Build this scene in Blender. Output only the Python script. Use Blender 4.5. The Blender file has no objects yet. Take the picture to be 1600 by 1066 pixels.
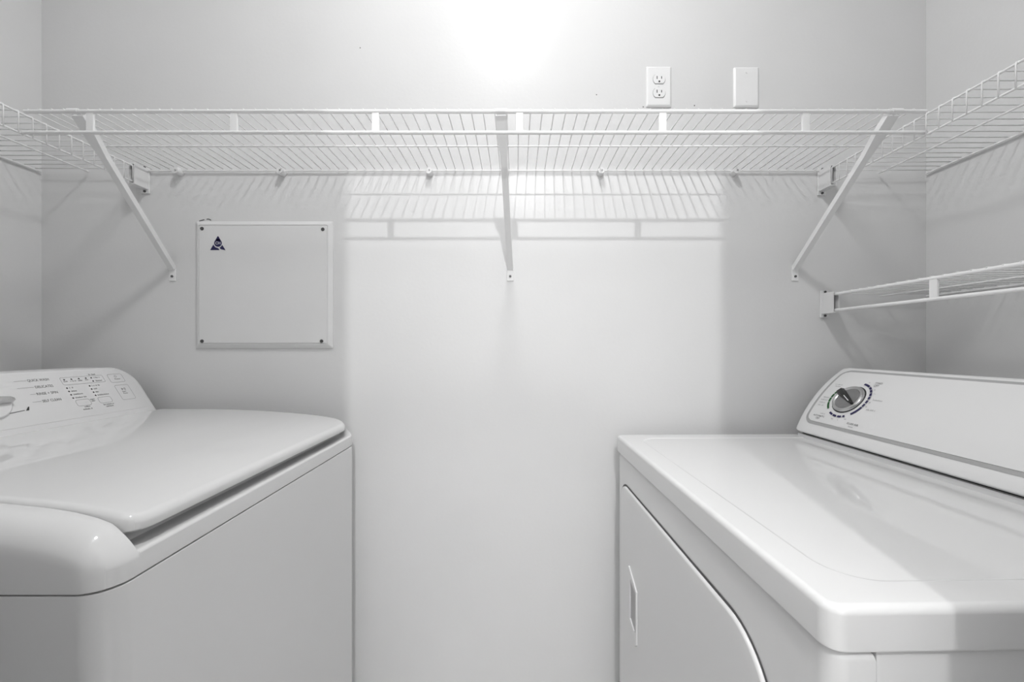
import bpy, bmesh, math, random
from mathutils import Vector

random.seed(4)
S = bpy.context.scene
COL = S.collection

# ------------------------------------------------------------------ camera
ZC = 1.155                                   # lens height above the floor
cam_d = bpy.data.cameras.new('camera')
cam_d.sensor_width = 36.0
cam_d.lens = 36.0 * 635.0 / 1600.0
cam_d.shift_x = -6.0 / 1600.0
cam_d.shift_y = 8.0 / 1600.0
cam_d.clip_start = 0.02
cam = bpy.data.objects.new('camera', cam_d)
cam.location = (0, 0, ZC)
cam.rotation_euler = (math.pi / 2, 0, 0)
COL.objects.link(cam)
S.camera = cam

# ------------------------------------------------------------------ world, exposure
w = bpy.data.worlds.new('world')
S.world = w
w.use_nodes = True
w.node_tree.nodes['Background'].inputs[0].default_value = (0.8, 0.8, 0.8, 1)
w.node_tree.nodes['Background'].inputs[1].default_value = 0.3
S.view_settings.view_transform = 'Standard'
S.view_settings.look = 'None'
S.view_settings.gamma = 1
S.view_settings.use_curve_mapping = False
S.view_settings.exposure = 0.10
HALL_W = 58.0                                # hall bulb
CLOSET_W = 12.3                              # closet ceiling lamp
FILL_W = 8.0                              # soft fill added behind the camera, shaped as a hall window
CEIL = 2.85


# ------------------------------------------------------------------ materials
def mat(name, col, rough=0.5, metal=0.0, coat=0.0, bump=0.0, bscale=200.0, mottle=0.0, mscale=3.0, spec=0.5):
    m = bpy.data.materials.new(name)
    m.use_nodes = True
    nt = m.node_tree
    b = nt.nodes['Principled BSDF']
    c = (col, col, col, 1) if isinstance(col, (int, float)) else (*col, 1)
    b.inputs['Base Color'].default_value = c
    b.inputs['Roughness'].default_value = rough
    b.inputs['Metallic'].default_value = metal
    b.inputs['Specular IOR Level'].default_value = spec
    if coat:
        b.inputs['Coat Weight'].default_value = coat
        b.inputs['Coat Roughness'].default_value = 0.05
    tc = nt.nodes.new('ShaderNodeTexCoord')
    if mottle:
        n = nt.nodes.new('ShaderNodeTexNoise')
        n.inputs['Scale'].default_value = mscale
        n.inputs['Detail'].default_value = 5
        r = nt.nodes.new('ShaderNodeMapRange')
        r.inputs['From Min'].default_value = 0.3
        r.inputs['From Max'].default_value = 0.7
        r.inputs['To Min'].default_value = 1 - mottle
        r.inputs['To Max'].default_value = 1.0
        x = nt.nodes.new('ShaderNodeMix')
        x.data_type = 'RGBA'
        x.blend_type = 'MULTIPLY'
        x.inputs[0].default_value = 1
        x.inputs[6].default_value = c
        nt.links.new(tc.outputs['Object'], n.inputs['Vector'])
        nt.links.new(n.outputs['Fac'], r.inputs['Value'])
        nt.links.new(r.outputs[0], x.inputs[7])
        nt.links.new(x.outputs[2], b.inputs['Base Color'])
    if bump:
        n2 = nt.nodes.new('ShaderNodeTexNoise')
        n2.inputs['Scale'].default_value = bscale
        n2.inputs['Detail'].default_value = 3
        bp = nt.nodes.new('ShaderNodeBump')
        bp.inputs['Strength'].default_value = bump
        bp.inputs['Distance'].default_value = 0.002
        nt.links.new(tc.outputs['Object'], n2.inputs['Vector'])
        nt.links.new(n2.outputs['Fac'], bp.inputs['Height'])
        nt.links.new(bp.outputs[0], b.inputs['Normal'])
    return m


M = {
    'wall': mat('wall_paint', 0.78, 0.28, bump=0.10, bscale=110, mottle=0.03, mscale=3.5, spec=0.24),
    'ceil': mat('ceiling_paint', 0.88, 0.8, bump=0.2, bscale=60),
    'floor': mat('floor_tile', (0.68, 0.67, 0.66), 0.35, mottle=0.15, mscale=6),
    'enamel': mat('white_enamel', 0.77, 0.45, coat=0.9, spec=0.2, mottle=0.01, mscale=2),
    'lid': mat('washer_gloss_lid', 0.79, 0.4, coat=1.0, spec=0.2, mottle=0.01, mscale=2),
    'plast': mat('white_plastic', 0.82, 0.3, mottle=0.01, mscale=2),
    'panelw': mat('panel_plastic', 0.80, 0.32, mottle=0.01, mscale=2),
    'grey': mat('grey_plastic', 0.42, 0.4, mottle=0.02, mscale=8),
    'dark': mat('dark_gap', 0.03, 0.7, mottle=0.05),
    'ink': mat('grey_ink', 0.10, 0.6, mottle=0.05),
    'inkl': mat('light_grey_ink', 0.38, 0.6, mottle=0.05),
    'navy': mat('navy_ink', (0.018, 0.014, 0.085), 0.5, mottle=0.05),
    'green': mat('green_ink', (0.01, 0.10, 0.02), 0.5, mottle=0.05),
    'chrome': mat('chrome', 0.62, 0.18, metal=1.0, mottle=0.03, mscale=20),
    'brush': mat('brushed_metal', 0.33, 0.38, metal=0.8, mottle=0.1, mscale=60),
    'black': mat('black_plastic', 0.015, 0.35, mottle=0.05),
    'vinyl': mat('white_vinyl_wire', 0.90, 0.35, mottle=0.02, mscale=10),
    'steel': mat('white_painted_steel', 0.90, 0.35, mottle=0.02, mscale=10),
    'screw': mat('dull_screw', 0.12, 0.45, metal=0.6, mottle=0.2, mscale=90),
    'plate': mat('wall_plate_plastic', 0.9, 0.28, mottle=0.01, mscale=5),
    'panel': mat('painted_panel', 0.82, 0.38, bump=0.06, bscale=120, mottle=0.03, mscale=5),
    'glass': mat('frosted_glass', 0.9, 0.4, mottle=0.02),
}


# ------------------------------------------------------------------ helpers
def tag(o, label=None, cat=None, group=None, kind=None):
    if label: o['label'] = label
    if cat: o['category'] = cat
    if group: o['group'] = group
    if kind: o['kind'] = kind
    return o


def thing(name, loc, label, cat, group=None):
    o = bpy.data.objects.new(name, None)
    o.empty_display_size = 0.05
    o.location = loc
    COL.objects.link(o)
    return tag(o, label, cat, group)


def root_of(p):
    while p.parent:
        p = p.parent
    return p


def link(name, me, parent=None, loc=(0, 0, 0)):
    o = bpy.data.objects.new(name, me)
    COL.objects.link(o)
    if parent:
        o.parent = parent
    o.location = loc
    return o


def obj(name, bm, m, parent=None, smooth=0, base=None):
    """bm in world coordinates -> one mesh object (under parent: relative to the thing's base)."""
    off = Vector((0, 0, 0))
    if parent:
        off = root_of(parent).location.copy()
    elif base:
        off = Vector(base)
    for v in bm.verts:
        v.co -= off
    bmesh.ops.recalc_face_normals(bm, faces=bm.faces)
    me = bpy.data.meshes.new(name)
    bm.to_mesh(me)
    bm.free()
    me.materials.append(m)
    if smooth:
        for p in me.polygons:
            p.use_smooth = True
        me.set_sharp_from_angle(angle=math.radians(smooth))
    o = link(name, me, parent)
    if smooth:
        wn = o.modifiers.new('weighted_normal', 'WEIGHTED_NORMAL')
        wn.keep_sharp = True
    if not parent:
        o.location = off
    return o


def NB():
    return bmesh.new()


def box(bm, x0, x1, y0, y1, z0, z1, bev=0.0, seg=3):
    r = bmesh.ops.create_cube(bm, size=1.0)
    vs = r['verts']
    for v in vs:
        v.co.x = x0 if v.co.x < 0 else x1
        v.co.y = y0 if v.co.y < 0 else y1
        v.co.z = z0 if v.co.z < 0 else z1
    if bev:
        es = list({e for v in vs for e in v.link_edges})
        bmesh.ops.bevel(bm, geom=es, offset=bev, segments=seg, profile=0.5, affect='EDGES')
    return bm


def tube(bm, a, b, r, n=8, caps=True, r2=None):
    a, b = Vector(a), Vector(b)
    r2 = r if r2 is None else r2
    d = (b - a).normalized()
    t = Vector((0, 0, 1)) if abs(d.z) < 0.9 else Vector((1, 0, 0))
    u = d.cross(t).normalized()
    v = d.cross(u)
    A, B = [], []
    for i in range(n):
        an = 2 * math.pi * i / n
        k = u * math.cos(an) + v * math.sin(an)
        A.append(bm.verts.new(a + k * r))
        B.append(bm.verts.new(b + k * r2))
    for i in range(n):
        bm.faces.new((A[i], A[(i + 1) % n], B[(i + 1) % n], B[i]))
    if caps:
        bm.faces.new(A[::-1])
        bm.faces.new(B)
    return bm


def path_tube(bm, pts, r, n=6):
    """one bent wire of constant radius through pts"""
    pts = [Vector(p) for p in pts]
    rings = []
    for i, p in enumerate(pts):
        d = (pts[min(i + 1, len(pts) - 1)] - pts[max(i - 1, 0)]).normalized()
        t = Vector((0, 1, 0)) if abs(d.y) < 0.9 else Vector((1, 0, 0))
        u = d.cross(t).normalized()
        v = d.cross(u)
        rings.append([bm.verts.new(p + (u * math.cos(2 * math.pi * k / n) + v * math.sin(2 * math.pi * k / n)) * r) for k in range(n)])
    for a, b in zip(rings, rings[1:]):
        for k in range(n):
            bm.faces.new((a[k], a[(k + 1) % n], b[(k + 1) % n], b[k]))
    bm.faces.new(rings[0][::-1])
    bm.faces.new(rings[-1])
    return bm


def loft(bm, rings, cap0=True, cap1=True):
    R = [[bm.verts.new(p) for p in r] for r in rings]
    n = len(R[0])
    for a, b in zip(R, R[1:]):
        for k in range(n):
            bm.faces.new((a[k], a[(k + 1) % n], b[(k + 1) % n], b[k]))
    if cap0: bm.faces.new(R[0][::-1])
    if cap1: bm.faces.new(R[-1])
    return bm


def rrect(x0, x1, y0, y1, radii, n=8, extra=()):
    """rounded rectangle, counter-clockwise from (x0,y0); radii: (x0y0, x1y0, x1y1, x0y1)"""
    out = []
    cs = [(x0, y0, 1, 1, 180), (x1, y0, -1, 1, 270), (x1, y1, -1, -1, 0), (x0, y1, 1, -1, 90)]
    for (cx, cy, sx, sy, a0), r in zip(cs, radii):
        for i in range(n + 1):
            a = math.radians(a0 + 90 * i / n)
            out.append((cx + sx * r + r * math.cos(a), cy + sy * r + r * math.sin(a)))
    return out


def inset_rr(x0, x1, y0, y1, radii, d, n=8):
    return rrect(x0 + d, x1 - d, y0 + d, y1 - d, [max(r - d, 0.0005) for r in radii], n)


def lerp_tab(tab, x):
    if x <= tab[0][0]: return tab[0][1]
    for (a, za), (b, zb) in zip(tab, tab[1:]):
        if x <= b:
            k = (x - a) / (b - a)
            return za + (zb - za) * k
    return tab[-1][1]


def text_geo(s, size, align='LEFT'):
    cu = bpy.data.curves.new('text', 'FONT')
    cu.body = s
    cu.size = size
    cu.align_x = align
    cu.resolution_u = 2
    o = bpy.data.objects.new('text', cu)
    COL.objects.link(o)
    dg = bpy.context.evaluated_depsgraph_get()
    me = bpy.data.meshes.new_from_object(o.evaluated_get(dg))
    v = [tuple(p.co) for p in me.vertices]
    f = [tuple(p.vertices) for p in me.polygons]
    bpy.data.objects.remove(o)
    bpy.data.curves.remove(cu)
    bpy.data.meshes.remove(me)
    return v, f


class Print:
    """flat print collected in panel coordinates (u right, v up) and laid on a panel by place(u,v)."""
    def __init__(self, place):
        self.bm = NB()
        self.place = place

    def poly(self, pts):
        self.bm.faces.new([self.bm.verts.new(self.place(*p)) for p in pts])

    def rect(self, u0, v0, u1, v1):
        self.poly([(u0, v0), (u1, v0), (u1, v1), (u0, v1)])

    def line(self, pts, wd):
        for (a, b), (c, d) in zip(pts, pts[1:]):
            L = math.hypot(c - a, d - b) or 1
            nx, ny = -(d - b) / L * wd / 2, (c - a) / L * wd / 2
            self.poly([(a - nx, b - ny), (c - nx, d - ny), (c + nx, d + ny), (a + nx, b + ny)])

    def disc(self, u, v, r, n=10):
        self.poly([(u + r * math.cos(2 * math.pi * i / n), v + r * math.sin(2 * math.pi * i / n)) for i in range(n)])

    def arc(self, u, v, r0, r1, a0, a1, n=6):
        P = lambda r, a: (u + r * math.cos(math.radians(a)), v + r * math.sin(math.radians(a)))
        for i in range(n):
            b0, b1 = a0 + (a1 - a0) * i / n, a0 + (a1 - a0) * (i + 1) / n
            self.poly([P(r0, b0), P(r1, b0), P(r1, b1), P(r0, b1)])

    def smudge(self, u, v, width, h):
        """a line of print too small to read: a row of tiny strokes"""
        x = u
        while x < u + width:
            k = random.uniform(.25, .5) * h
            if random.random() < .88:
                t_ = random.choice((.75, .75, 1.0))
                self.rect(x, v, min(x + k, u + width), v + h * t_ * random.uniform(.35, .5))
                self.rect(x, v + h * t_ * .55, min(x + k * .6, u + width), v + h * t_)
            x += k + h * .16

    def text(self, s, size, u, v, align='LEFT', width=None):
        vs, fs = text_geo(s, size, align)
        if not vs: return
        if width:
            k = width / max(1e-6, max(p[0] for p in vs) - min(p[0] for p in vs))
        else:
            k = 1
        V = [self.bm.verts.new(self.place(u + p[0] * k, v + p[1])) for p in vs]
        for f in fs:
            try: self.bm.faces.new([V[i] for i in f])
            except ValueError: pass


def H(z):            # height given from the lens
    return ZC + z


# ------------------------------------------------------------------ the room
XL, XR, YB = -1.356, 1.173, 1.162
YF0, YF1 = 0.04, 0.15                        # the wall with the doorway
JL, JR, JT = -0.225, 0.355, H(0.962)
HX0, HX1, HY0 = -1.7, 1.9, -2.3


def struct(name, bm, m, kind='structure'):
    o = obj(name, bm, m)
    o['kind'] = kind
    return o


struct('floor', box(NB(), HX0 - .1, HX1 + .1, HY0 - .1, YB + .1, -.1, 0), M['floor'])
struct('ceiling', box(NB(), HX0 - .1, HX1 + .1, HY0 - .1, YB + .1, CEIL, CEIL + .1), M['ceil'])
wall_back = struct('wall_back', box(NB(), XL - .1, XR + .1, YB, YB + .1, 0, CEIL), M['wall'])
struct('wall_left', box(NB(), XL - .1, XL, YF1, YB, 0, CEIL), M['wall'])
struct('wall_right', box(NB(), XR, XR + .1, YF1, YB, 0, CEIL), M['wall'])
bm = NB()
box(bm, HX0, JL, YF0, YF1, 0, CEIL)
box(bm, JR, HX1, YF0, YF1, 0, CEIL)
box(bm, JL, JR, YF0, YF1, JT, CEIL)
struct('wall_front', bm, M['wall'])
struct('wall_hall_left', box(NB(), HX0 - .1, HX0, HY0, YF1, 0, CEIL), M['wall'])
struct('wall_hall_right', box(NB(), HX1, HX1 + .1, HY0, YF1, 0, CEIL), M['wall'])
bm = NB()                                    # hall wall with an opening added for the fill window
box(bm, HX0, -.55, HY0 - .1, HY0, 0, CEIL)
box(bm, .75, HX1, HY0 - .1, HY0, 0, CEIL)
box(bm, -.55, .75, HY0 - .1, HY0, 0, .55)
box(bm, -.55, .75, HY0 - .1, HY0, 2.05, CEIL)
struct('wall_hall_back', bm, M['wall'])
bm = NB()
for a_ in (-.55, .08, .71):
    box(bm, a_, a_ + .04, HY0 - .07, HY0 - .03, .55, 2.05)
for a_ in (.55, 2.01):
    box(bm, -.51, .71, HY0 - .07, HY0 - .03, a_, a_ + .04)
fill_win = struct('fill_window', bm, M['steel'])  # unseen window frame, added to go with the fill light
d = bpy.data.lights.new('fill_light', 'AREA')  # added soft fill through the doorway, not a known window
d.shape = 'RECTANGLE'
d.size, d.size_y = 1.2, 1.4
d.energy = FILL_W
o = bpy.data.objects.new('fill_light', d)
COL.objects.link(o)
o.location = (.1, HY0 - .02, 1.3)
o.rotation_euler = (math.radians(90), 0, 0)


# ------------------------------------------------------------------ lamps
def lathe(bm, cx, cy, prof, n=32):
    rings = [[(cx + r * math.cos(2 * math.pi * i / n), cy + r * math.sin(2 * math.pi * i / n), z) for i in range(n)] for r, z in prof]
    return loft(bm, rings)


def lamp_light(root, kind, loc, power, size):
    d = bpy.data.lights.new('lamp_light', kind)
    d.energy = power
    if kind == 'POINT':
        d.shadow_soft_size = size
    else:
        d.shape = 'DISK'
        d.size = size
    o = bpy.data.objects.new('lamp_light', d)
    COL.objects.link(o)
    o.parent = root
    o.location = Vector(loc) - root.location
    return o


LAX, LAY = -0.05, 0.36
t = thing('ceiling_lamp', (LAX, LAY, CEIL), 'round ceiling bulb fixture inside the laundry closet above the shelves', 'lamp')
obj('base', lathe(NB(), LAX, LAY, [(.15, CEIL), (.15, CEIL - .02), (.14, CEIL - .028)]), M['steel'], t, 40)
obj('socket', lathe(NB(), LAX, LAY, [(.03, CEIL - .0285), (.028, CEIL - .05), (.001, CEIL - .0505)]), M['plate'], t, 40)
lamp_light(t, 'AREA', (LAX, LAY, CEIL - .052), CLOSET_W, 0.24)

BX, BY, BZ = 0.08, -1.05, H(1.41)
t = thing('ceiling_lamp', (BX, BY, CEIL), 'bare bulb in a ceiling holder out in the hall', 'lamp')
obj('holder', lathe(NB(), BX, BY, [(.06, CEIL), (.06, CEIL - .02), (.025, CEIL - .04), (.022, BZ + .07), (.001, BZ + .069)]), M['steel'], t, 40)
lamp_light(t, 'POINT', (BX, BY, BZ), HALL_W, 0.022)


# ------------------------------------------------------------------ washer (front turned to the dryer)
WX0, WX1, WY0, WY1 = -1.145, -0.443, 0.438, 1.126
t = thing('washing_machine', ((WX0 + WX1) / 2, (WY0 + WY1) / 2, 0), 'white top-loading washing machine with rounded lid and printed console', 'washer')
WR = (0.02, 0.032, 0.032, 0.02)
SEAM = H(-.2695)


def rr3(x0, x1, y0, y1, R, d, z, n=8):
    return [(x, y, z) for x, y in inset_rr(x0, x1, y0, y1, R, d, n)]


WA = (WX0, WX1, WY0, WY1, WR)
bm = loft(NB(), [rr3(*WA, .012, .03), rr3(*WA, 0, .034), rr3(*WA, 0, SEAM - .0025), rr3(*WA, .0008, SEAM - .0012), rr3(*WA, .006, SEAM - .0010)])
body = obj('cabinet', bm, M['enamel'], t, 40)
for fx in (WX0 + .06, WX1 - .06):
    for fy in (WY0 + .06, WY1 - .06):
        obj('foot', tube(NB(), (fx, fy, 0), (fx, fy, .032), .022, 10), M['black'], t)

# domed profile of lid and top cover along the depth of the machine
DOME = [(-1.2, -.173), (-.97, -.1725), (-.8, -.1735), (-.70, -.176), (-.614, -.183), (-.575, -.1865), (-.545, -.190), (-.518, -.1945), (-.492, -.201), (-.475, -.2075), (-.461, -.216), (-.452, -.224), (-.443, -.232)]
LY0, LY1, LX0, LX1 = 0.479, 1.108, -0.968, -0.4495


def drop(d, r):
    return 0 if d >= r else r - math.sqrt(max(0, r * r - (r - d) ** 2))


def pillow(bm, x0, x1, y0, y1, radii, xs, ys, zf):
    """grid over a rounded rectangle; zf(x, y, gx, gy, d): height, d = distance from the edge. Returns the border loop"""
    def squeeze(x, y):
        for (cx, cy, sx, sy), r in zip(((x0, y0, 1, 1), (x1, y0, -1, 1), (x1, y1, -1, -1), (x0, y1, 1, -1)), radii):
            ax, ay = (cx + sx * r - x) * sx, (cy + sy * r - y) * sy
            if ax > 0 and ay > 0:
                m, L = max(ax, ay), math.hypot(ax, ay)
                return cx + sx * (r - ax / L * m), cy + sy * (r - ay / L * m)
        return x, y
    G = {}
    for i, x in enumerate(xs):
        for j, y in enumerate(ys):
            X, Y = squeeze(x, y)
            d = min(x - x0, x1 - x, y - y0, y1 - y)
            G[i, j] = bm.verts.new((X, Y, zf(X, Y, x, y, d)))
    nx, ny = len(xs), len(ys)
    for i in range(nx - 1):
        for j in range(ny - 1):
            bm.faces.new((G[i, j], G[i + 1, j], G[i + 1, j + 1], G[i, j + 1]))
    return [G[i, 0] for i in range(nx)] + [G[nx - 1, j] for j in range(1, ny)] + [G[i, ny - 1] for i in range(nx - 2, -1, -1)] + [G[0, j] for j in range(ny - 2, 0, -1)]


def skirt_rings(bm, loop, fs):
    prev = loop
    for f in fs:
        cur = [bm.verts.new(f(v.co)) for v in loop]
        for k in range(len(loop)):
            q = (k + 1) % len(loop)
            bm.faces.new((prev[k], prev[q], cur[q], cur[k]))
        prev = cur
    return prev


def uniq(vals, eps=4e-4):
    out = []
    for v in sorted(vals):
        if not out or v - out[-1] > eps:
            out.append(v)
    return out


# top cover: shoulders at the two ends, a trough between them for the lid
CR = (.02, .032, .032, .02)
cosd = lambda R_, k: [R_ * (1 - math.cos(math.pi / 2 * i / k)) for i in range(k + 1)]
xs = uniq([WX0 + a for a in cosd(.02, 5)] + [-1.1, -1.04, -1.0, -.9695, -.9675, -.9, -.8, -.72, -.66, -.62, -.59, -.565, -.545, -.53, -.518, -.508, -.5, -.4935, -.4885, -.483, -.479] + [WX1 - a for a in cosd(.036, 14)], 3e-4)
ys = uniq([WY0 + a for a in cosd(.0395, 14)] + [LY0 - .0004, LY0 + .0006, LY0 + .004, LY0 + .03, .6, .78, .95, LY1 - .03, LY1 - .004, LY1 - .0006, LY1 + .0004] + [WY1 - a for a in cosd(.0165, 8)], 3e-4)


def cover_z(X, Y, x, y, d):
    z = lerp_tab(DOME, X) - .0015
    if x < LX0:
        z = -.187
    if LY0 < y < LY1 and x > LX0:
        fr = WX1 - x
        if fr < .03:
            z = -.2405 - drop(fr, .006)
        elif fr < .036:
            z = -.2405
        else:
            z = min(lerp_tab(DOME, X) - .031, -.2405 + min(.016, (fr - .036) * 1.2))
        return H(z)
    R_ = max(.006, min(.036, .252 + z))
    return H(z - drop(d, R_))


bm = NB()
loop = pillow(bm, WX0, WX1, WY0, WY1, CR, xs, ys, cover_z)
cxm, cym = (WX0 + WX1) / 2, (WY0 + WY1) / 2
skirt_rings(bm, loop, [lambda c: (c.x, c.y, SEAM + .0018), lambda c: (c.x + (.001 if c.x < cxm else -.001), c.y + (.001 if c.y < cym else -.001), SEAM + .0006), lambda c: (c.x + (.006 if c.x < cxm else -.006), c.y + (.006 if c.y < cym else -.006), SEAM + .0005)])
obj('top_cover', bm, M['lid'], t, 42)

# lid
LR = (.012, .026, .045, .012)
LRND = .010
xs = uniq([LX0 + a for a in cosd(.010, 6)] + [LX0 + .012, LX0 + .02, -.9, -.8, -.75, -.7, -.66, -.63, -.614, -.595, -.575, -.56, -.545, -.53, -.518, -.505, -.4975, -.492, -.484, -.478, -.474, -.470, -.466] + [LX1 - a for a in cosd(LRND, 9)])
ys = uniq([LY0 + a for a in cosd(.009, 7)] + [LY0 + .012, LY0 + .018, LY0 + .026, LY0 + .06, .6, .7, .78, .86, .95, LY1 - .055, LY1 - .045, LY1 - .035, LY1 - .025, LY1 - .018, LY1 - .012] + [LY1 - a for a in cosd(.009, 7)])
LIDP = [(-1.2, -.173), (-.97, -.1725), (-.8, -.1735), (-.70, -.177), (-.614, -.183), (-.56, -.1875), (-.52, -.1925), (-.49, -.198), (-.47, -.203), (-.44, -.2125)]


def dome_s(x):
    """the dome's profile, smoothed"""
    return sum(lerp_tab(LIDP, x + k * .008) * w_ for k, w_ in ((-2, .1), (-1, .2), (0, .4), (1, .2), (2, .1)))


bm = NB()
lid_z = lambda X, Y, x, y, d: H(dome_s(X) + .003 - drop(d, LRND))
loop = pillow(bm, LX0, LX1, LY0, LY1, LR, xs, ys, lid_z)
sgn = lambda v, c_: 1 if v < c_ else -1
lcx, lcy = (LX0 + LX1) / 2, (LY0 + LY1) / 2
und = lambda c: max(c.z - .014, H(-.2235)) if c.x > -.52 else c.z - .014
bot = skirt_rings(bm, loop, [lambda c: (c.x, c.y, und(c) + .003), lambda c: (c.x + sgn(c.x, lcx) * .0015, c.y + sgn(c.y, lcy) * .0015, und(c) + .0008), lambda c: (c.x + sgn(c.x, lcx) * .005, c.y + sgn(c.y, lcy) * .005, und(c))])
nb = len(bot)
bm.faces.new(bot)
obj('lid', bm, M['lid'], t, 42)

# console
CB = Vector((-.985, 0, H(-.178)))
CT = Vector((-1.065, 0, H(-.052)))
cdir = (CT - CB).normalized()
cnor = Vector((-cdir.z, 0, cdir.x)) * -1          # faces the room
CL = (CT - CB).length
CY0, CY1 = .442, 1.122


def wplace(h):
    return lambda u, v: CB + cdir * v + Vector((0, u, 0)) + cnor * h


pl = wplace(0)
out = lambda d: inset_rr(CY0, CY1, -.012, CL, (.012, .012, .062, .062), d, 10)
rings = []
for d, h in ((.012, 0.0), (.006, -.0012), (.002, -.004), (0, -.008)):
    rings.append([tuple(wplace(h)(u, v)) for u, v in out(d)])
back = []
for u, v in out(0):
    p = wplace(-.008)(u, v)
    back.append((WX0, p.y, p.z if p.z > H(-.186) else H(-.186)))
mid = [(p[0] * .3 + q[0] * .7, p[1], p[2]) for p, q in zip(rings[-1], back)]
rings += [mid, back]
con = obj('console', loft(NB(), rings), M['plast'], t, 40)
pan = lambda d, h: [tuple(wplace(h)(u, v)) for u, v in inset_rr(CY0 + .016, CY1 - .018, .017, CL - .009, (.012, .012, .05, .05), d, 10)]
panel = obj('control_panel', loft(NB(), [pan(0, -.001), pan(0, .0003), pan(.0012, .0008)]), M['panelw'], con, 40)

pr = Print(wplace(.0011))
for s, v, u0, wdt in (('QUICK WASH', .1206, .8726, .040), ('DELICATES', .1036, .8790, .034), ('RINSE + SPIN', .0865, .8742, .040), ('SELF CLEAN', .0680, .8764, .036)):
    pr.text(s, .0088, u0, v - .0016, width=wdt)
lights = [(.9421, .1175), (.9574, .1176), (.9737, .1178), (.9897, .1178), (1.002, .1175), (1.002, .1080)]
for k in range(4):
    lights += [(.9372, .0952 - .009 * k), (.9873, .0956 - .009 * k)]
for u, v in lights:
    pr.disc(u, v, .0020, 8)
for u, v, wd in ((.9385, .1115, .008), (.953, .1115, .012), (.970, .1113, .009), (.986, .1120, .007), (1.006, .1163, .016), (1.006, .1068, .017), (.942, .0940, .008), (.942, .0850, .012), (.942, .0760, .021), (.942, .0670, .024), (.992, .0943, .019), (.992, .0853, .010), (.992, .0763, .007), (.992, .0673, .027)):
    pr.smudge(u, v, wd, .0033)
for u, v, wd in ((1.000, .1255, .018), (.949, .0410, .012), (.943, .0345, .020), (.992, .0395, .025), (.996, .0340, .017), (.970, .0580, .010), (.971, .0535, .008)):
    pr.smudge(u, v, wd, .0034)
for s, u, v, sz in (('Power', 1.056, .1070, .0056), ('Start', 1.0555, .0690, .0052), ('Pause', 1.0555, .0635, .0052)):
    pr.text(s, sz, u, v)
tag(obj('lettering', pr.bm, M['ink'], con), kind='stuff')
pr = Print(wplace(.0012))
for u0, u1, v in ((.849, .871, .1220), (.848, .877, .1050), (.863, .873, .0880), (.859, .875, .0695)):
    pr.line([(u0, v), (u1, v)], .0007)


def rr_line(u0, u1, v0, v1, r, wd, part=None):
    pts = rrect(u0, u1, v0, v1, (r,) * 4, 4)
    pts = pts + [pts[0]]
    pr.line(pts, wd)


rr_line(.9345, 1.0300, .1035, .1232, .003, .0007)
rr_line(1.0425, 1.0800, .0990, .1235, .004, .0007)
rr_line(1.0440, 1.0800, .0466, .0900, .004, .0007)
rr_line(.9370, .9680, .0455, .0620, .005, .0007)
rr_line(.9870, 1.0180, .0455, .0620, .005, .0007)
pr.arc(1.0615, .1165, .0026, .0034, 125, 415, 10)
pr.rect(1.0611, .1165, 1.0619, .1205)
# start / pause symbol
pr.poly([(1.0570, .0745), (1.0570, .0815), (1.0625, .0780)])
pr.rect(1.0640, .0745, 1.0652, .0815)
pr.rect(1.0664, .0745, 1.0676, .0815)
tag(obj('printed_lines', pr.bm, M['inkl'], con), kind='stuff')

# dial
DU, DV = .786, .078


def disc_on(place, cu, cv, prof, n=40):
    rings = []
    for r, h in prof:
        rings.append([tuple(place(h)(cu + r * math.cos(2 * math.pi * i / n), cv + r * math.sin(2 * math.pi * i / n))) for i in range(n)])
    return loft(NB(), rings)


dial = obj('dial', disc_on(wplace, DU, DV, [(.037, .0009), (.037, .004), (.035, .006), (.020, .0065)]), M['plast'], con, 30)
bm = NB()
sect = []
for su, wd, h in ((-.036, .006, .008), (-.034, .0085, .017), (.0, .0085, .019), (.030, .0060, .017), (.038, .0035, .013), (.0395, .002, .008)):
    sect.append([tuple(wplace(hh_)(DU + su, DV + a + su * -.04)) for a, hh_ in ((-wd, .0062), (-wd * .7, h), (wd * .7, h), (wd, .0062))])
obj('grip', loft(bm, sect), M['chrome'], dial, 20)
pr = Print(wplace(.0012))
pr.line([(.770, .0490), (.797, .0497), (.820, .0512), (.838, .0533)], .0014)
obj('dial_mark', pr.bm, M['ink'], con)
pr = Print(wplace(.0014))
pr.poly([(.8395, .0520), (.8450, .0520), (.8485, .0600), (.8470, .0605)])  # dark reflection beside the dial, painted as a black wedge
obj('reflection_wedge', pr.bm, M['black'], con)

# ------------------------------------------------------------------ dryer (door turned to the washer)
DX0, DX1, DY0, DY1 = .286, .985, .381, 1.110
DRYER_YAW = math.radians(1.2)                # the dryer stands slightly askew
ZT, ZBT = H(-.241), H(-.2835)
dryer = t = thing('clothes_dryer', ((DX0 + DX1) / 2, (DY0 + DY1) / 2, 0), 'white front-loading clothes dryer with a round dial on its console', 'dryer')
box_c = box(NB(), .3310, DX1, DY0 + .003, DY1 - .003, .02, ZBT - .002, .004, 2)
obj('cabinet', box_c, M['enamel'], t, 40)
for fx in (.36, DX1 - .06):
    for fy in (DY0 + .06, DY1 - .06):
        obj('foot', tube(NB(), (fx, fy, 0), (fx, fy, .024), .02, 10), M['black'], t)
FA = (DX0, .3295, DY0, DY1, (.018, .002, .002, .018))
bm = loft(NB(), [rr3(*FA, .006, .02), rr3(*FA, 0, .026), rr3(*FA, 0, ZBT - .011), rr3(*FA, .0022, ZBT - .0055), rr3(*FA, .006, ZBT - .003), rr3(*FA, .011, ZBT - .0022)])
front = obj('front_panel', bm, M['enamel'], t, 40)

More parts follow.
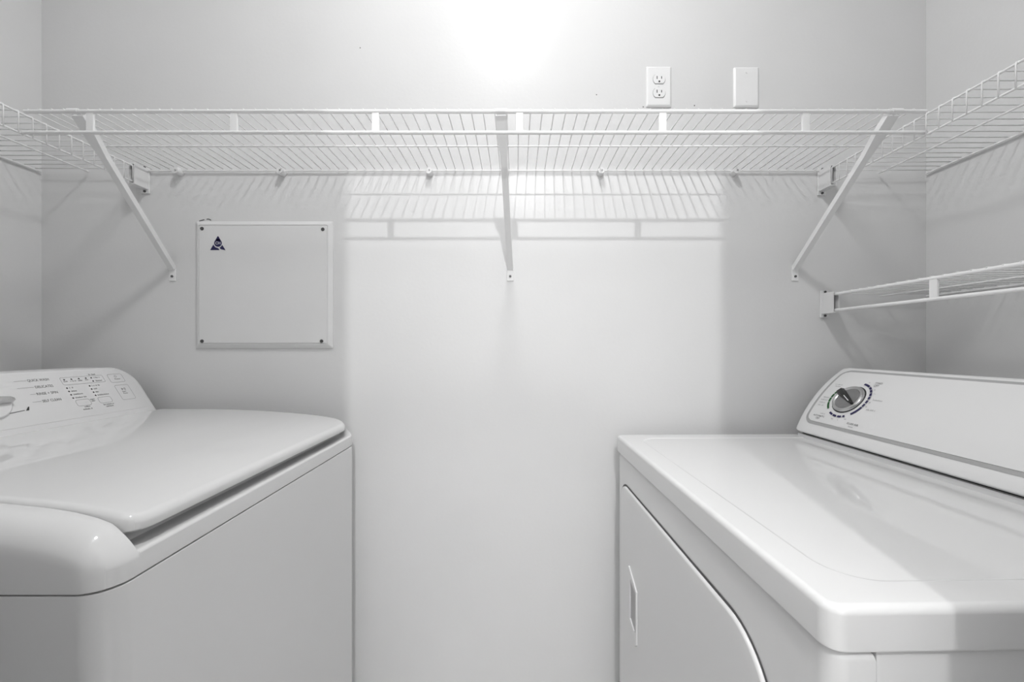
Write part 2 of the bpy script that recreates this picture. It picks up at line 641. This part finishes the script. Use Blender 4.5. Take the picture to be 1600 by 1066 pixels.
# top with a shallow pressed field
TA = (DX0 - .005, DX1, DY0 - .004, DY1 + .004, (.017, .012, .012, .017))
rings = [rr3(*TA, .006, ZBT - .0005, 10), rr3(*TA, .001, ZBT + .0005, 10), rr3(*TA, 0, ZBT + .003, 10)]
for a in range(0, 91, 15):
    rings.append(rr3(*TA, .008 * (1 - math.cos(math.radians(a))), ZT - .008 * (1 - math.sin(math.radians(a))), 10))
TI = (DX0 + .040, DX1 - .02, DY0 + .036, DY1 - .040, (.05, .02, .02, .05))
rings += [[(x, y, ZT) for x, y in inset_rr(*TI, 0, 10)], [(x, y, ZT - .0006) for x, y in inset_rr(*TI, .0015, 10)], [(x, y, ZT - .0014) for x, y in inset_rr(*TI, .004, 10)], [(x, y, ZT - .0016) for x, y in inset_rr(*TI, .006, 10)]]
obj('top_panel', loft(NB(), rings), M['enamel'], t, 30)

# door
OY0, OY1, OZ0, OZ1 = .452, 1.080, .20, H(-.350)
OR = (.10, .10, .10, .10)


def dring(d, x, A=(OY0, OY1, OZ0, OZ1)):
    return [(x, y, z) for y, z in inset_rr(*A, (.10, .055, .055, .10), d, 12)]


# flat dark band painting the shade in the door gap, then the door skin, with a handle pocket opening
door = obj('door', loft(NB(), [dring(.005, DX0 + .001), dring(.005, DX0 - .0025), dring(.0062, DX0 - .0045), dring(.009, DX0 - .0055), dring(.03, DX0 - .0058)]), M['enamel'], t, 40)
bm = NB()
R0, R1 = dring(0, DX0 - .0006), dring(.0065, DX0 - .0006)
for k in range(len(R0)):
    q = (k + 1) % len(R0)
    bm.faces.new([bm.verts.new(p) for p in (R0[k], R0[q], R1[q], R1[k])])
obj('door_gap_shade', bm, M['ink'], t)
# handle: raised plate with a slot
HY0_, HY1_, HZ0, HZ1 = .935, 1.035, H(-.70), H(-.535)
px = DX0 - .0058
bm = NB()
o_ = [(.985, H(-.530)), (.925, H(-.560)), (.925, H(-.680)), (.936, H(-.690)), (.985, H(-.660))]
i_ = [(.975, H(-.556)), (.933, H(-.568)), (.933, H(-.655)), (.943, H(-.660)), (.975, H(-.650))]
A = [bm.verts.new((px - .0002, y, z)) for y, z in o_]
B = [bm.verts.new((px - .0035, y + (.0015 if y < .95 else -.0015), z)) for y, z in o_]
C = [bm.verts.new((px - .0035, y, z)) for y, z in i_]
D = [bm.verts.new((px - .0002, y, z)) for y, z in i_]
for a, b in ((A, B), (B, C), (C, D)):
    for k in range(5):
        q = (k + 1) % 5
        bm.faces.new((a[k], a[q], b[q], b[k]))
hnd = obj('handle', bm, M['enamel'], door, 20)
obj('handle_slot', box(NB(), px - .0006, px + .0, .9325, .9755, H(-.660), H(-.556)), M['grey'], hnd)

# console with a bowed face
KB, KT = Vector((.761, 0, H(-.222))), Vector((.887, 0, H(-.063)))
kd = KT - KB
KL = kd.length
kn = Vector((-kd.z, 0, kd.x)).normalized()
KY0, KY1 = .386, 1.091
SAG = .014


def kface(tt, h=0):
    nn = kn
    p = KB + kd * tt + nn * (4 * SAG * tt * (1 - tt))
    tang = kd + nn * (4 * SAG * (1 - 2 * tt))
    n2 = Vector((-tang.z, 0, tang.x)).normalized()
    return p + n2 * h


def kplace(h):
    """u: towards the camera from the far end, v: up the face from its foot (metres)"""
    return lambda u, v: kface(v / KL, h) + Vector((0, KY1 - u, 0))


prof = [(KB.x + .07, H(-.2300)), (KB.x + .018, H(-.2300)), (KB.x + .006, H(-.2285)), (KB.x + .0008, H(-.2250))]
prof += [(kface(a / 14).x, kface(a / 14).z) for a in range(15)]
prof += [(KT.x + .006, KT.z + .0035), (KT.x + .014, KT.z + .0045), (KT.x + .07, KT.z - .003), (KT.x + .082, KT.z - .012), (KT.x + .085, H(-.2300))]
pcx = sum(p[0] for p in prof) / len(prof)
pcz = sum(p[1] for p in prof) / len(prof)
rings = []
for y, k in ((KY1, .93), (KY1 - .0025, .97), (KY1 - .006, .99), (KY1 - .012, 1.0), (KY0 + .012, 1.0), (KY0 + .006, .99), (KY0 + .0025, .97), (KY0, .93)):
    rings.append([(pcx + (x - pcx) * k, y, max(pcz + (z - pcz) * k, H(-.2300))) for x, z in prof])
con = obj('console', loft(NB(), rings), M['plast'], t, 40)
obj('console_gap_shade', box(NB(), KB.x + .015, KT.x + .08, KY0 + .006, KY1 - .008, H(-.2330), H(-.2298)), M['dark'], con)  # dark filler standing in for the shade under the console
obj('console_base', box(NB(), KB.x + .006, KT.x + .085, KY0 + .001, KY1 - .002, ZT - .003, H(-.2328), .0015, 2), M['enamel'], t, 40)


def koutline(d, n=8):
    return inset_rr(.026, KY1 - KY0 - .026, .031, KL * .955, (.016, .016, .016, .016), d, n)


def ksheet(bm, outer, inner, h0, h1):
    """band between two outlines of the panel, following the bow"""
    A = [bm.verts.new(kplace(h0)(u, v)) for u, v in outer]
    B = [bm.verts.new(kplace(h1)(u, v)) for u, v in inner]
    for k in range(len(A)):
        q = (k + 1) % len(A)
        bm.faces.new((A[k], A[q], B[q], B[k]))
    return B


def densify(pts, step=.012):
    out = []
    for a, b in zip(pts, pts[1:] + pts[:1]):
        m = max(1, int(math.hypot(b[0] - a[0], b[1] - a[1]) / step)) if abs(a[1] - b[1]) > .02 else 1
        for i in range(m):
            out.append((a[0] + (b[0] - a[0]) * i / m, a[1] + (b[1] - a[1]) * i / m))
    return out


bm = NB()
ksheet(bm, densify(koutline(-.008)), densify(koutline(0.0005)), .0006, .0006)
obj('panel_trim', bm, M['grey'], con)
bm = NB()
# panel face: rows across the bow
oo = koutline(.0)
vmin, vmax = min(p[1] for p in oo), max(p[1] for p in oo)
rows = []
RC = .016
for i in range(33):
    v = vmin + (vmax - vmin) * i / 32
    e = min(v - vmin, vmax - v)
    ins_u = drop(e, RC) if e < RC else 0
    rows.append([(.026 + ins_u, v), (KY1 - KY0 - .026 - ins_u, v)])
hh = .0016
L_ = [bm.verts.new(kplace(hh)(*r[0])) for r in rows]
R_ = [bm.verts.new(kplace(hh)(*r[1])) for r in rows]
for k in range(len(rows) - 1):
    bm.faces.new((L_[k], R_[k], R_[k + 1], L_[k + 1]))
rim = L_[::-1] + R_
rim2 = [bm.verts.new(kplace(.0002)(*p)) for p in [r[0] for r in rows][::-1] + [r[1] for r in rows]]
for k in range(len(rim)):
    q = (k + 1) % len(rim)
    bm.faces.new((rim[k], rim[q], rim2[q], rim2[k]))
panel = obj('control_panel', bm, M['panelw'], con, 40)

# dial and its printed ring
KU, KV = 1.100 - .9895, .52 * KL
PR = kplace(.0030)


def ring_print(m, name, spans, r0=.0475, r1=.0525):
    p = Print(PR)
    for a0, a1 in spans:
        p.arc(KU, KV, r0, r1, a0, a1, max(2, int(abs(a1 - a0) / 6)))
    return tag(obj(name, p.bm, m, con), kind='stuff')


ring_print(M['navy'], 'time_marks', [(82, 60), (56, 46), (43, 33), (30, 20), (17, 8), (5, -4), (-7, -16), (-18, -50)])
ring_print(M['navy'], 'air_marks', [(-66, -72), (-76, -88), (-92, -104), (-107, -120)])
ring_print(M['green'], 'automatic_marks', [(-137, -160), (-162, -176), (-178, -190), (-192, -204)])
p = Print(PR)
KP = lambda Y, tt: (1.100 - Y, tt * KL)
for s, Y, tt, sz in (('TIMED', .9505, .80, .0066), ('DRY', .9505, .765, .0066), ('FLUFF AIR', .9375, .218, .0070), ('AUTOMATIC', 1.040, .232, .0062), ('DRY', 1.040, .200, .0062)):
    u, v = KP(Y, tt)
    p.text(s, sz, u, v - sz * .35, 'CENTER')
tag(obj('lettering', p.bm, M['ink'], con), kind='stuff')
p = Print(PR)
for a in (74, 52, 38, 25, 12, 0, -12, -63, -82, -98):
    r = .0590
    p.smudge(KU + r * math.cos(math.radians(a)) - .0025, KV + r * math.sin(math.radians(a)) - .0017, .005, .0034)
for Y, tt, wd in ((.9165, .560, .024), (.9165, .425, .024), (1.049, .715, .022), (1.047, .685, .018), (1.054, .50, .018), (1.054, .46, .020), (1.054, .42, .020), (1.054, .38, .018), (1.032, .27, .014), (.938, .185, .014)):
    u, v = KP(Y, tt)
    p.smudge(u - wd / 2, v - .0015, wd, .0032)
tag(obj('fine_print', p.bm, M['inkl'], con), kind='stuff')
dsk = disc_on(kplace, KU, KV, [(.0430, .0012), (.0430, .0020), (.0420, .0024)])
skirt = obj('dial_skirt', dsk, M['plast'], con, 30)
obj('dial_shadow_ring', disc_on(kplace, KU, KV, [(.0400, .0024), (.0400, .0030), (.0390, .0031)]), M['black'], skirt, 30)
knob = obj('dial', disc_on(kplace, KU, KV, [(.0380, .0032), (.0375, .0065), (.0355, .0085), (.0325, .0092), (.0300, .0085), (.0285, .0070)]), M['chrome'], con, 30)
obj('dial_face', disc_on(kplace, KU, KV, [(.0283, .0070), (.0283, .0074), (.0200, .0074)]), M['brush'], knob, 30)
# grip across the knob
ga = math.atan2((.435 - .608) * KL, (1.0326 - .9672))
gu, gv = math.cos(ga), math.sin(ga)
bm = NB()
sect = []
for s, wd, h in ((-.0370, .008, .010), (-.0355, .0105, .0145), (-.015, .0080, .0165), (.010, .0055, .0165), (.028, .0030, .0145), (.030, .0020, .010)):
    cu, cv = KU + gu * s, KV + gv * s
    sect.append([tuple(kplace(hh_)(cu - gv * a, cv + gu * a)) for a, hh_ in ((-wd, .0073), (-wd * .55, h), (wd * .55, h), (wd, .0073))])
grip = obj('grip', loft(bm, sect), M['black'], knob, 20)
p = Print(kplace(.0168))
p.line([(KU + gu * -.002, KV + gv * -.002), (KU + gu * .024, KV + gv * .024)], .0018)
obj('grip_line', p.bm, M['plast'], knob)


dryer.rotation_euler.z = DRYER_YAW
dryer.location.y += .004

# ------------------------------------------------------------------ wire shelves
SH = H(.500)


def make_rod(parent, a, b, r, name='rod'):
    return obj(name, tube(NB(), a, b, r, 10), M['vinyl'], parent, 50)


def wires(parent, me, places):
    base = root_of(parent).location
    for pl_ in places:
        link('wire', me, parent, Vector(pl_) - base)


def wire_mesh(pts, r=.00135):
    bm = path_tube(NB(), pts, r, 6)
    bmesh.ops.recalc_face_normals(bm, faces=bm.faces)
    me = bpy.data.meshes.new('wire')
    bm.to_mesh(me)
    bm.free()
    for p in me.polygons: p.use_smooth = True
    me.materials.append(M['vinyl'])
    return me


def tab_mesh(dx, dy, h, parent, at):
    """white clip plate tying the two lip rods together"""
    x, y, z = at
    b = box(NB(), x - dx / 2, x + dx / 2, y - dy / 2, y + dy / 2, z - h / 2, z + h / 2, min(dx, dy) * .35, 2)
    return obj('tab', b, M['vinyl'], parent, 40)


# long shelf on the back wall
BX0, BX1, FY, BYR = -1.046, .868, .866, 1.156
t = thing('wire_shelf', ((BX0 + BX1) / 2, YB, SH), 'long white wire shelf spanning the back wall above both machines', 'shelf', 'white wire shelves')
make_rod(t, (BX0, FY, SH), (BX1 + .006, FY, SH), .0042, 'front_rod')
make_rod(t, (BX0 - .004, FY, SH - .045), (BX1 + .016, FY, SH - .045), .0040, 'lip_rod')
make_rod(t, (BX0, 1.014, SH - .0012), (BX1 + .004, 1.014, SH - .0012), .0023, 'middle_rod')
make_rod(t, (BX0, BYR, SH - .0012), (BX1 + .004, BYR, SH - .0012), .0019, 'back_rod')
me = wire_mesh([(0, BYR + .001 - FY, 0), (0, .001, 0), (0, -.0035, -.0006)])
wires(t, me, [(.006 + .02545 * k, FY, SH + .0042) for k in range(-41, 34)])
for X in (-.907, -.601, -.299, .008, .313, .618):
    tab_mesh(.0165, .006, .045, t, (X, FY + .001, SH - .0225))


def side_shelf(name, label, lip_x, wall_x, y0, y1, z, kind):
    t = thing(name, (wall_x, (y0 + y1) / 2, z), label, 'shelf', 'white wire shelves')
    sg = 1 if wall_x > lip_x else -1
    ye = y1 - .03
    if kind == 'lip':
        rr_ = .0022
        make_rod(t, (lip_x, y0, z), (lip_x, ye, z), rr_, 'front_rod')
        make_rod(t, (lip_x - sg * .001, y0, z - .043), (lip_x - sg * .001, ye, z - .043), rr_, 'lip_rod')
        me = wire_mesh([(wall_x - sg * .005 - lip_x, 0, .0033), (sg * .002, 0, .0033), (-sg * .0022, 0, .0015), (-sg * .0032, 0, -.003), (-sg * .0034, 0, -.044)])
    else:
        make_rod(t, (lip_x, y0, z), (lip_x, ye, z), .0042, 'front_rod')
        make_rod(t, (lip_x, y0, z - .044), (lip_x, ye, z - .044), .0042, 'lip_rod')
        me = wire_mesh([(wall_x - sg * .005 - lip_x, 0, .0042), (sg * .0, 0, .0042), (-sg * .0035, 0, .0036)])
        for Y in (.855, .55, .25):
            tab_mesh(.006, .017, .044, t, (lip_x, Y, z - .022))
    mx = lip_x + (wall_x - lip_x) * .53
    make_rod(t, (mx, y0, z - .001), (mx, y1, z - .001), .0022, 'middle_rod')
    make_rod(t, (wall_x - sg * .006, y0, z - .001), (wall_x - sg * .006, y1, z - .001), .0028, 'back_rod')
    n_ = int((y1 - .012 - y0) / .0257)
    wires(t, me, [(lip_x, y1 - .012 - .0257 * k, z) for k in range(n_)])
    return t


side_shelf('wire_shelf', 'white wire shelf on the wall above the dryer, level with the long shelf', .872, XR, .17, 1.155, H(.492), 'lip')
side_shelf('wire_shelf', 'white wire shelf high on the wall above the washing machine', -1.056, XL, .17, 1.155, H(.497), 'lip')
side_shelf('wire_shelf', 'low white wire shelf just above the dryer console, thick double front rod', .880, XR, .17, 1.155, H(.143), 'tab')


# ------------------------------------------------------------------ shelf end brackets
def bracket(sx, z, label, sg):
    """sg: +1 the box opens towards +x side wall"""
    t = thing('shelf_bracket', (sx, YB, z - .022), label, 'bracket', 'plastic shelf end brackets')
    pl_ = box(NB(), sx - .012, sx + .012, YB - .005, YB, z - .062, z + .016, .0015, 2)
    obj('plate', pl_, M['plast'], t, 40)
    # hollow socket round the ends of the two lip rods
    b = NB()
    y0, y1 = YB - .046, YB - .005
    box(b, sx - .0095, sx - .0065, y0, y1, z - .051, z + .007)
    box(b, sx + .0065, sx + .0095, y0, y1, z - .051, z + .007)
    box(b, sx - .0065, sx + .0065, y0, y1, z + .004, z + .007)
    box(b, sx - .0065, sx + .0065, y0, y1, z - .051, z - .048)
    obj('socket', b, M['plast'], t)
    obj('socket_shade', box(NB(), sx - .0063, sx + .0063, YB - .020, YB - .0052, z - .0478, z + .0038), M['ink'], t)  # dark block painting the shade inside the hollow socket
    for zz in (z - .0565, z + .0115):
        b = tube(NB(), (sx, YB - .005, zz), (sx, YB - .0075, zz), .0032, 10)
        obj('screw', b, M['screw'], t)
    return t


bracket(.872, H(.492), 'white plastic end bracket of the upper shelf above the dryer, beside a diagonal brace', 1)
bracket(-1.056, H(.497), 'white plastic end bracket of the shelf above the washing machine', -1)
bracket(.880, H(.143), 'white plastic end bracket of the low shelf above the dryer console', 1)


# ------------------------------------------------------------------ diagonal braces
def brace(xt, xb, label, zb=H(.2)):
    t = thing('shelf_brace', (xb, YB, zb), label, 'brace', 'diagonal shelf braces')
    top = Vector((xt, FY + .008, SH - .004))
    bot = Vector((xb, YB - .004, zb + .018))
    d = (bot - top).normalized()
    side = Vector((1, 0, 0))
    nrm = d.cross(side).normalized()
    b = NB()
    rings = []
    # strap with turned edges (shallow channel)
    for k, wd in ((0, .0125), (.10, .0125), (.22, .0078), (1.0, .0078)):
        p = top + (bot - top) * k
        rings.append([tuple(p + side * a + nrm * h) for a, h in ((-wd, -.011), (-wd, .002), (wd, .002), (wd, -.011), (wd - .0015, -.011), (wd - .0015, .0004), (-wd + .0015, .0004), (-wd + .0015, -.011))])
    obj('strap', loft(b, rings), M['steel'], t)
    # hook over the front rod
    b = NB()
    pts = [(math.cos(math.radians(a)) * .0062, math.sin(math.radians(a)) * .0062) for a in range(-30, 211, 24)]
    R0 = [(xt - .011, FY + c, SH + s_) for c, s_ in pts] + [(xt - .011, FY + c * .75, SH + s_ * .75) for c, s_ in reversed(pts)]
    R1 = [(p[0] + .022, p[1], p[2]) for p in R0]
    obj('hook', loft(b, [R0, R1]), M['steel'], t)
    f_ = box(NB(), xb - .0095, xb + .0095, YB - .003, YB, zb - .014, zb + .022, .001, 1)
    obj('foot', f_, M['steel'], t)
    obj('screw', tube(NB(), (xb, YB - .003, zb - .001), (xb, YB - .0055, zb - .001), .0033, 10), M['screw'], t)
    return t


brace(-.9425, -.980, 'white steel diagonal brace beside the square wall panel, under the long shelf')
brace(-.031, -.016, 'white steel diagonal brace under the middle of the long shelf')
brace(.811, .797, 'white steel diagonal brace ending above the dryer, under the long shelf')

# wall clips under the back rod
for X, lab in ((-.957, 'small white wall clip on the back rod nearest the bracket above the washing machine'),
               (-.664, 'small white wall clip holding the back rod above the square wall panel'),
               (-.245, 'small white wall clip holding the back rod just washer-side of the middle brace'),
               (.240, 'small white wall clip holding the back rod just dryer-side of the middle brace'),
               (.620, 'small white wall clip on the back rod nearest the dryer-side brace')):
    t = thing('shelf_clip', (X, YB, SH), lab, 'clip', 'shelf wall clips')
    obj('clip_body', tube(NB(), (X, YB, SH - .006), (X, YB - .022, SH - .006), .0100, 14, r2=.0088), M['plast'], t, 40)
    b = box(NB(), X - .003, X + .003, YB - .013, YB - .001, SH - .004, SH + .007, .001, 1)
    obj('clip_hook', b, M['plast'], t)
    obj('nail', tube(NB(), (X + .002, YB - .022, SH - .006), (X + .002, YB - .0235, SH - .006), .0024, 8), M['inkl'], t)

# ------------------------------------------------------------------ square panel on the wall
PX0, PX1, PZ0, PZ1 = -.913, -.5215, H(-.006), H(.356)
t = thing('access_panel', ((PX0 + PX1) / 2, YB, PZ0), 'square painted metal cover panel with corner screws and a small navy logo', 'wall panel')


def pring(d, y, r=.004):
    return [(x, y, z) for x, z in rrect(PX0 + d, PX1 - d, PZ0 + d, PZ1 - d, (r,) * 4, 3)]


obj('frame', loft(NB(), [pring(0, YB), pring(0, YB - .003), pring(.009, YB - .009), pring(.012, YB - .0095), pring(.013, YB - .008)]), M['panel'], t, 25)
cover = obj('cover', loft(NB(), [pring(.0145, YB - .0085), pring(.0145, YB - .0098), pring(.0165, YB - .0108)]), M['panel'], t, 25)
yc = YB - .0108
for sx_, sz_ in ((-.889, .333), (-.547, .331), (-.5505, .014), (-.889, .014)):
    sc_ = obj('screw', tube(NB(), (sx_, yc, H(sz_)), (sx_, yc - .002, H(sz_)), .0052, 14, r2=.0042), M['screw'], t, 40)
p = Print(lambda u, v: Vector((u, yc - .0004, H(v))))
lx, lz = -.8435, .290
q = lambda a, b: (lx + a, lz + b)
# navy triangle cut by pale slashes, with a lettered disc
p.poly([q(-.0085, .0085), q(.0085, .0085), q(.001, .0215), q(-.001, .0215)])
p.poly([q(-.0220, -.0180), q(-.0130, -.0020), q(-.0108, -.0062), q(-.0070, -.0100), q(.0010, -.0130), q(.0050, -.0180)])
p.poly([q(.0215, -.0185), q(.0085, -.0155), q(.0040, -.0118), q(.0085, -.0085), q(.0120, -.0030)])
p.disc(lx, lz + .002, .0108, 20)
tag(obj('logo', p.bm, M['navy'], cover), kind='stuff')
p = Print(lambda u, v: Vector((u, yc - .0007, H(v))))
p.text('CH', .0110, lx, lz - .0018, 'CENTER')
tag(obj('logo_letters', p.bm, M['plate'], cover), kind='stuff')
# raised maker's mark painted over
p = Print(lambda u, v: Vector((u, yc - .0009, H(v))))
p.text('CH', .016, -.628, .030)
tag(obj('raised_mark', p.bm, M['panel'], cover), kind='stuff')
# chipped paint at the panel's corner
p = Print(lambda u, v: Vector((u, YB - .0006, H(v))))
for a, b in (((-.905, .3575), (-.890, .3615)), ((-.884, .3625), (-.879, .3635)), ((-.879, .3635), (-.871, .3600))):
    p.line([a, b], .0024)
tag(obj('paint_chip', p.bm, M['ink'], t), kind='stuff')

# ------------------------------------------------------------------ outlet and blank plate
WPW, WPH = .0355, .0570


def plate(name, cx, cz, label, cat):
    t = thing(name, (cx, YB, H(cz)), label, cat)
    rg = lambda d, y: [(x, y, z) for x, z in rrect(cx - WPW + d, cx + WPW - d, H(cz) - WPH + d, H(cz) + WPH - d, (.002,) * 4, 3)]
    obj('plate', loft(NB(), [rg(0, YB), rg(0, YB - .0035), rg(.004, YB - .0062), rg(.005, YB - .0064)]), M['plate'], t, 25)
    return t


ox, oz = .4072, .7395
t = plate('power_outlet', ox, oz, 'white duplex power outlet on the wall above the long shelf', 'outlet')
yp = YB - .0064
for dz in (.0195, -.0195):
    cz = H(oz + dz)
    prof2 = []
    for i in range(28):
        a = 2 * math.pi * i / 28
        prof2.append((ox + .0172 * math.cos(a), max(-.0132, min(.0132, .0172 * math.sin(a)))))
    rg = lambda k, y: [(ox + (x - ox) * k, y, cz + z * k) for x, z in prof2]
    obj('outlet_rim', loft(NB(), [rg(1.06, yp), rg(1.06, yp - .0002)]), M['inkl'], t)
    rc = obj('receptacle', loft(NB(), [rg(1.0, yp - .0002), rg(1.0, yp - .0018), rg(.95, yp - .0024)]), M['plate'], t, 30)
    yy = yp - .0024
    for dx, hgt in ((-.0064, .0042), (.0064, .0034)):
        obj('slot', box(NB(), ox + dx - .0011, ox + dx + .0011, yy - .0003, yy, cz + .0035 - hgt, cz + .0035 + hgt), M['dark'], rc)
    obj('ground_hole', tube(NB(), (ox, yy, cz - .0075), (ox, yy - .0003, cz - .0075), .0026, 12), M['dark'], rc)
obj('screw', tube(NB(), (ox, yp, H(oz)), (ox, yp - .0012, H(oz)), .0028, 12), M['plate'], t, 40)
bx_, bz_ = .6565, .738
t = plate('blank_plate', bx_, bz_, 'white blank cover plate on the wall beside the power outlet', 'wall plate')
for dz in (.041, -.041):
    obj('screw', tube(NB(), (bx_, yp, H(bz_ + dz)), (bx_, yp - .0010, H(bz_ + dz)), .0028, 12), M['plate'], t, 40)

# old nail holes in the back wall
for X, zr in ((-.445, .853), (.2306, .719), (.364, .684), (.5105, .688), (-.112, .0)):
    if zr:
        obj('nail_hole', tube(NB(), (X, YB - .0002, H(zr)), (X, YB - .0006, H(zr)), .0016, 8), M['ink'], wall_back)
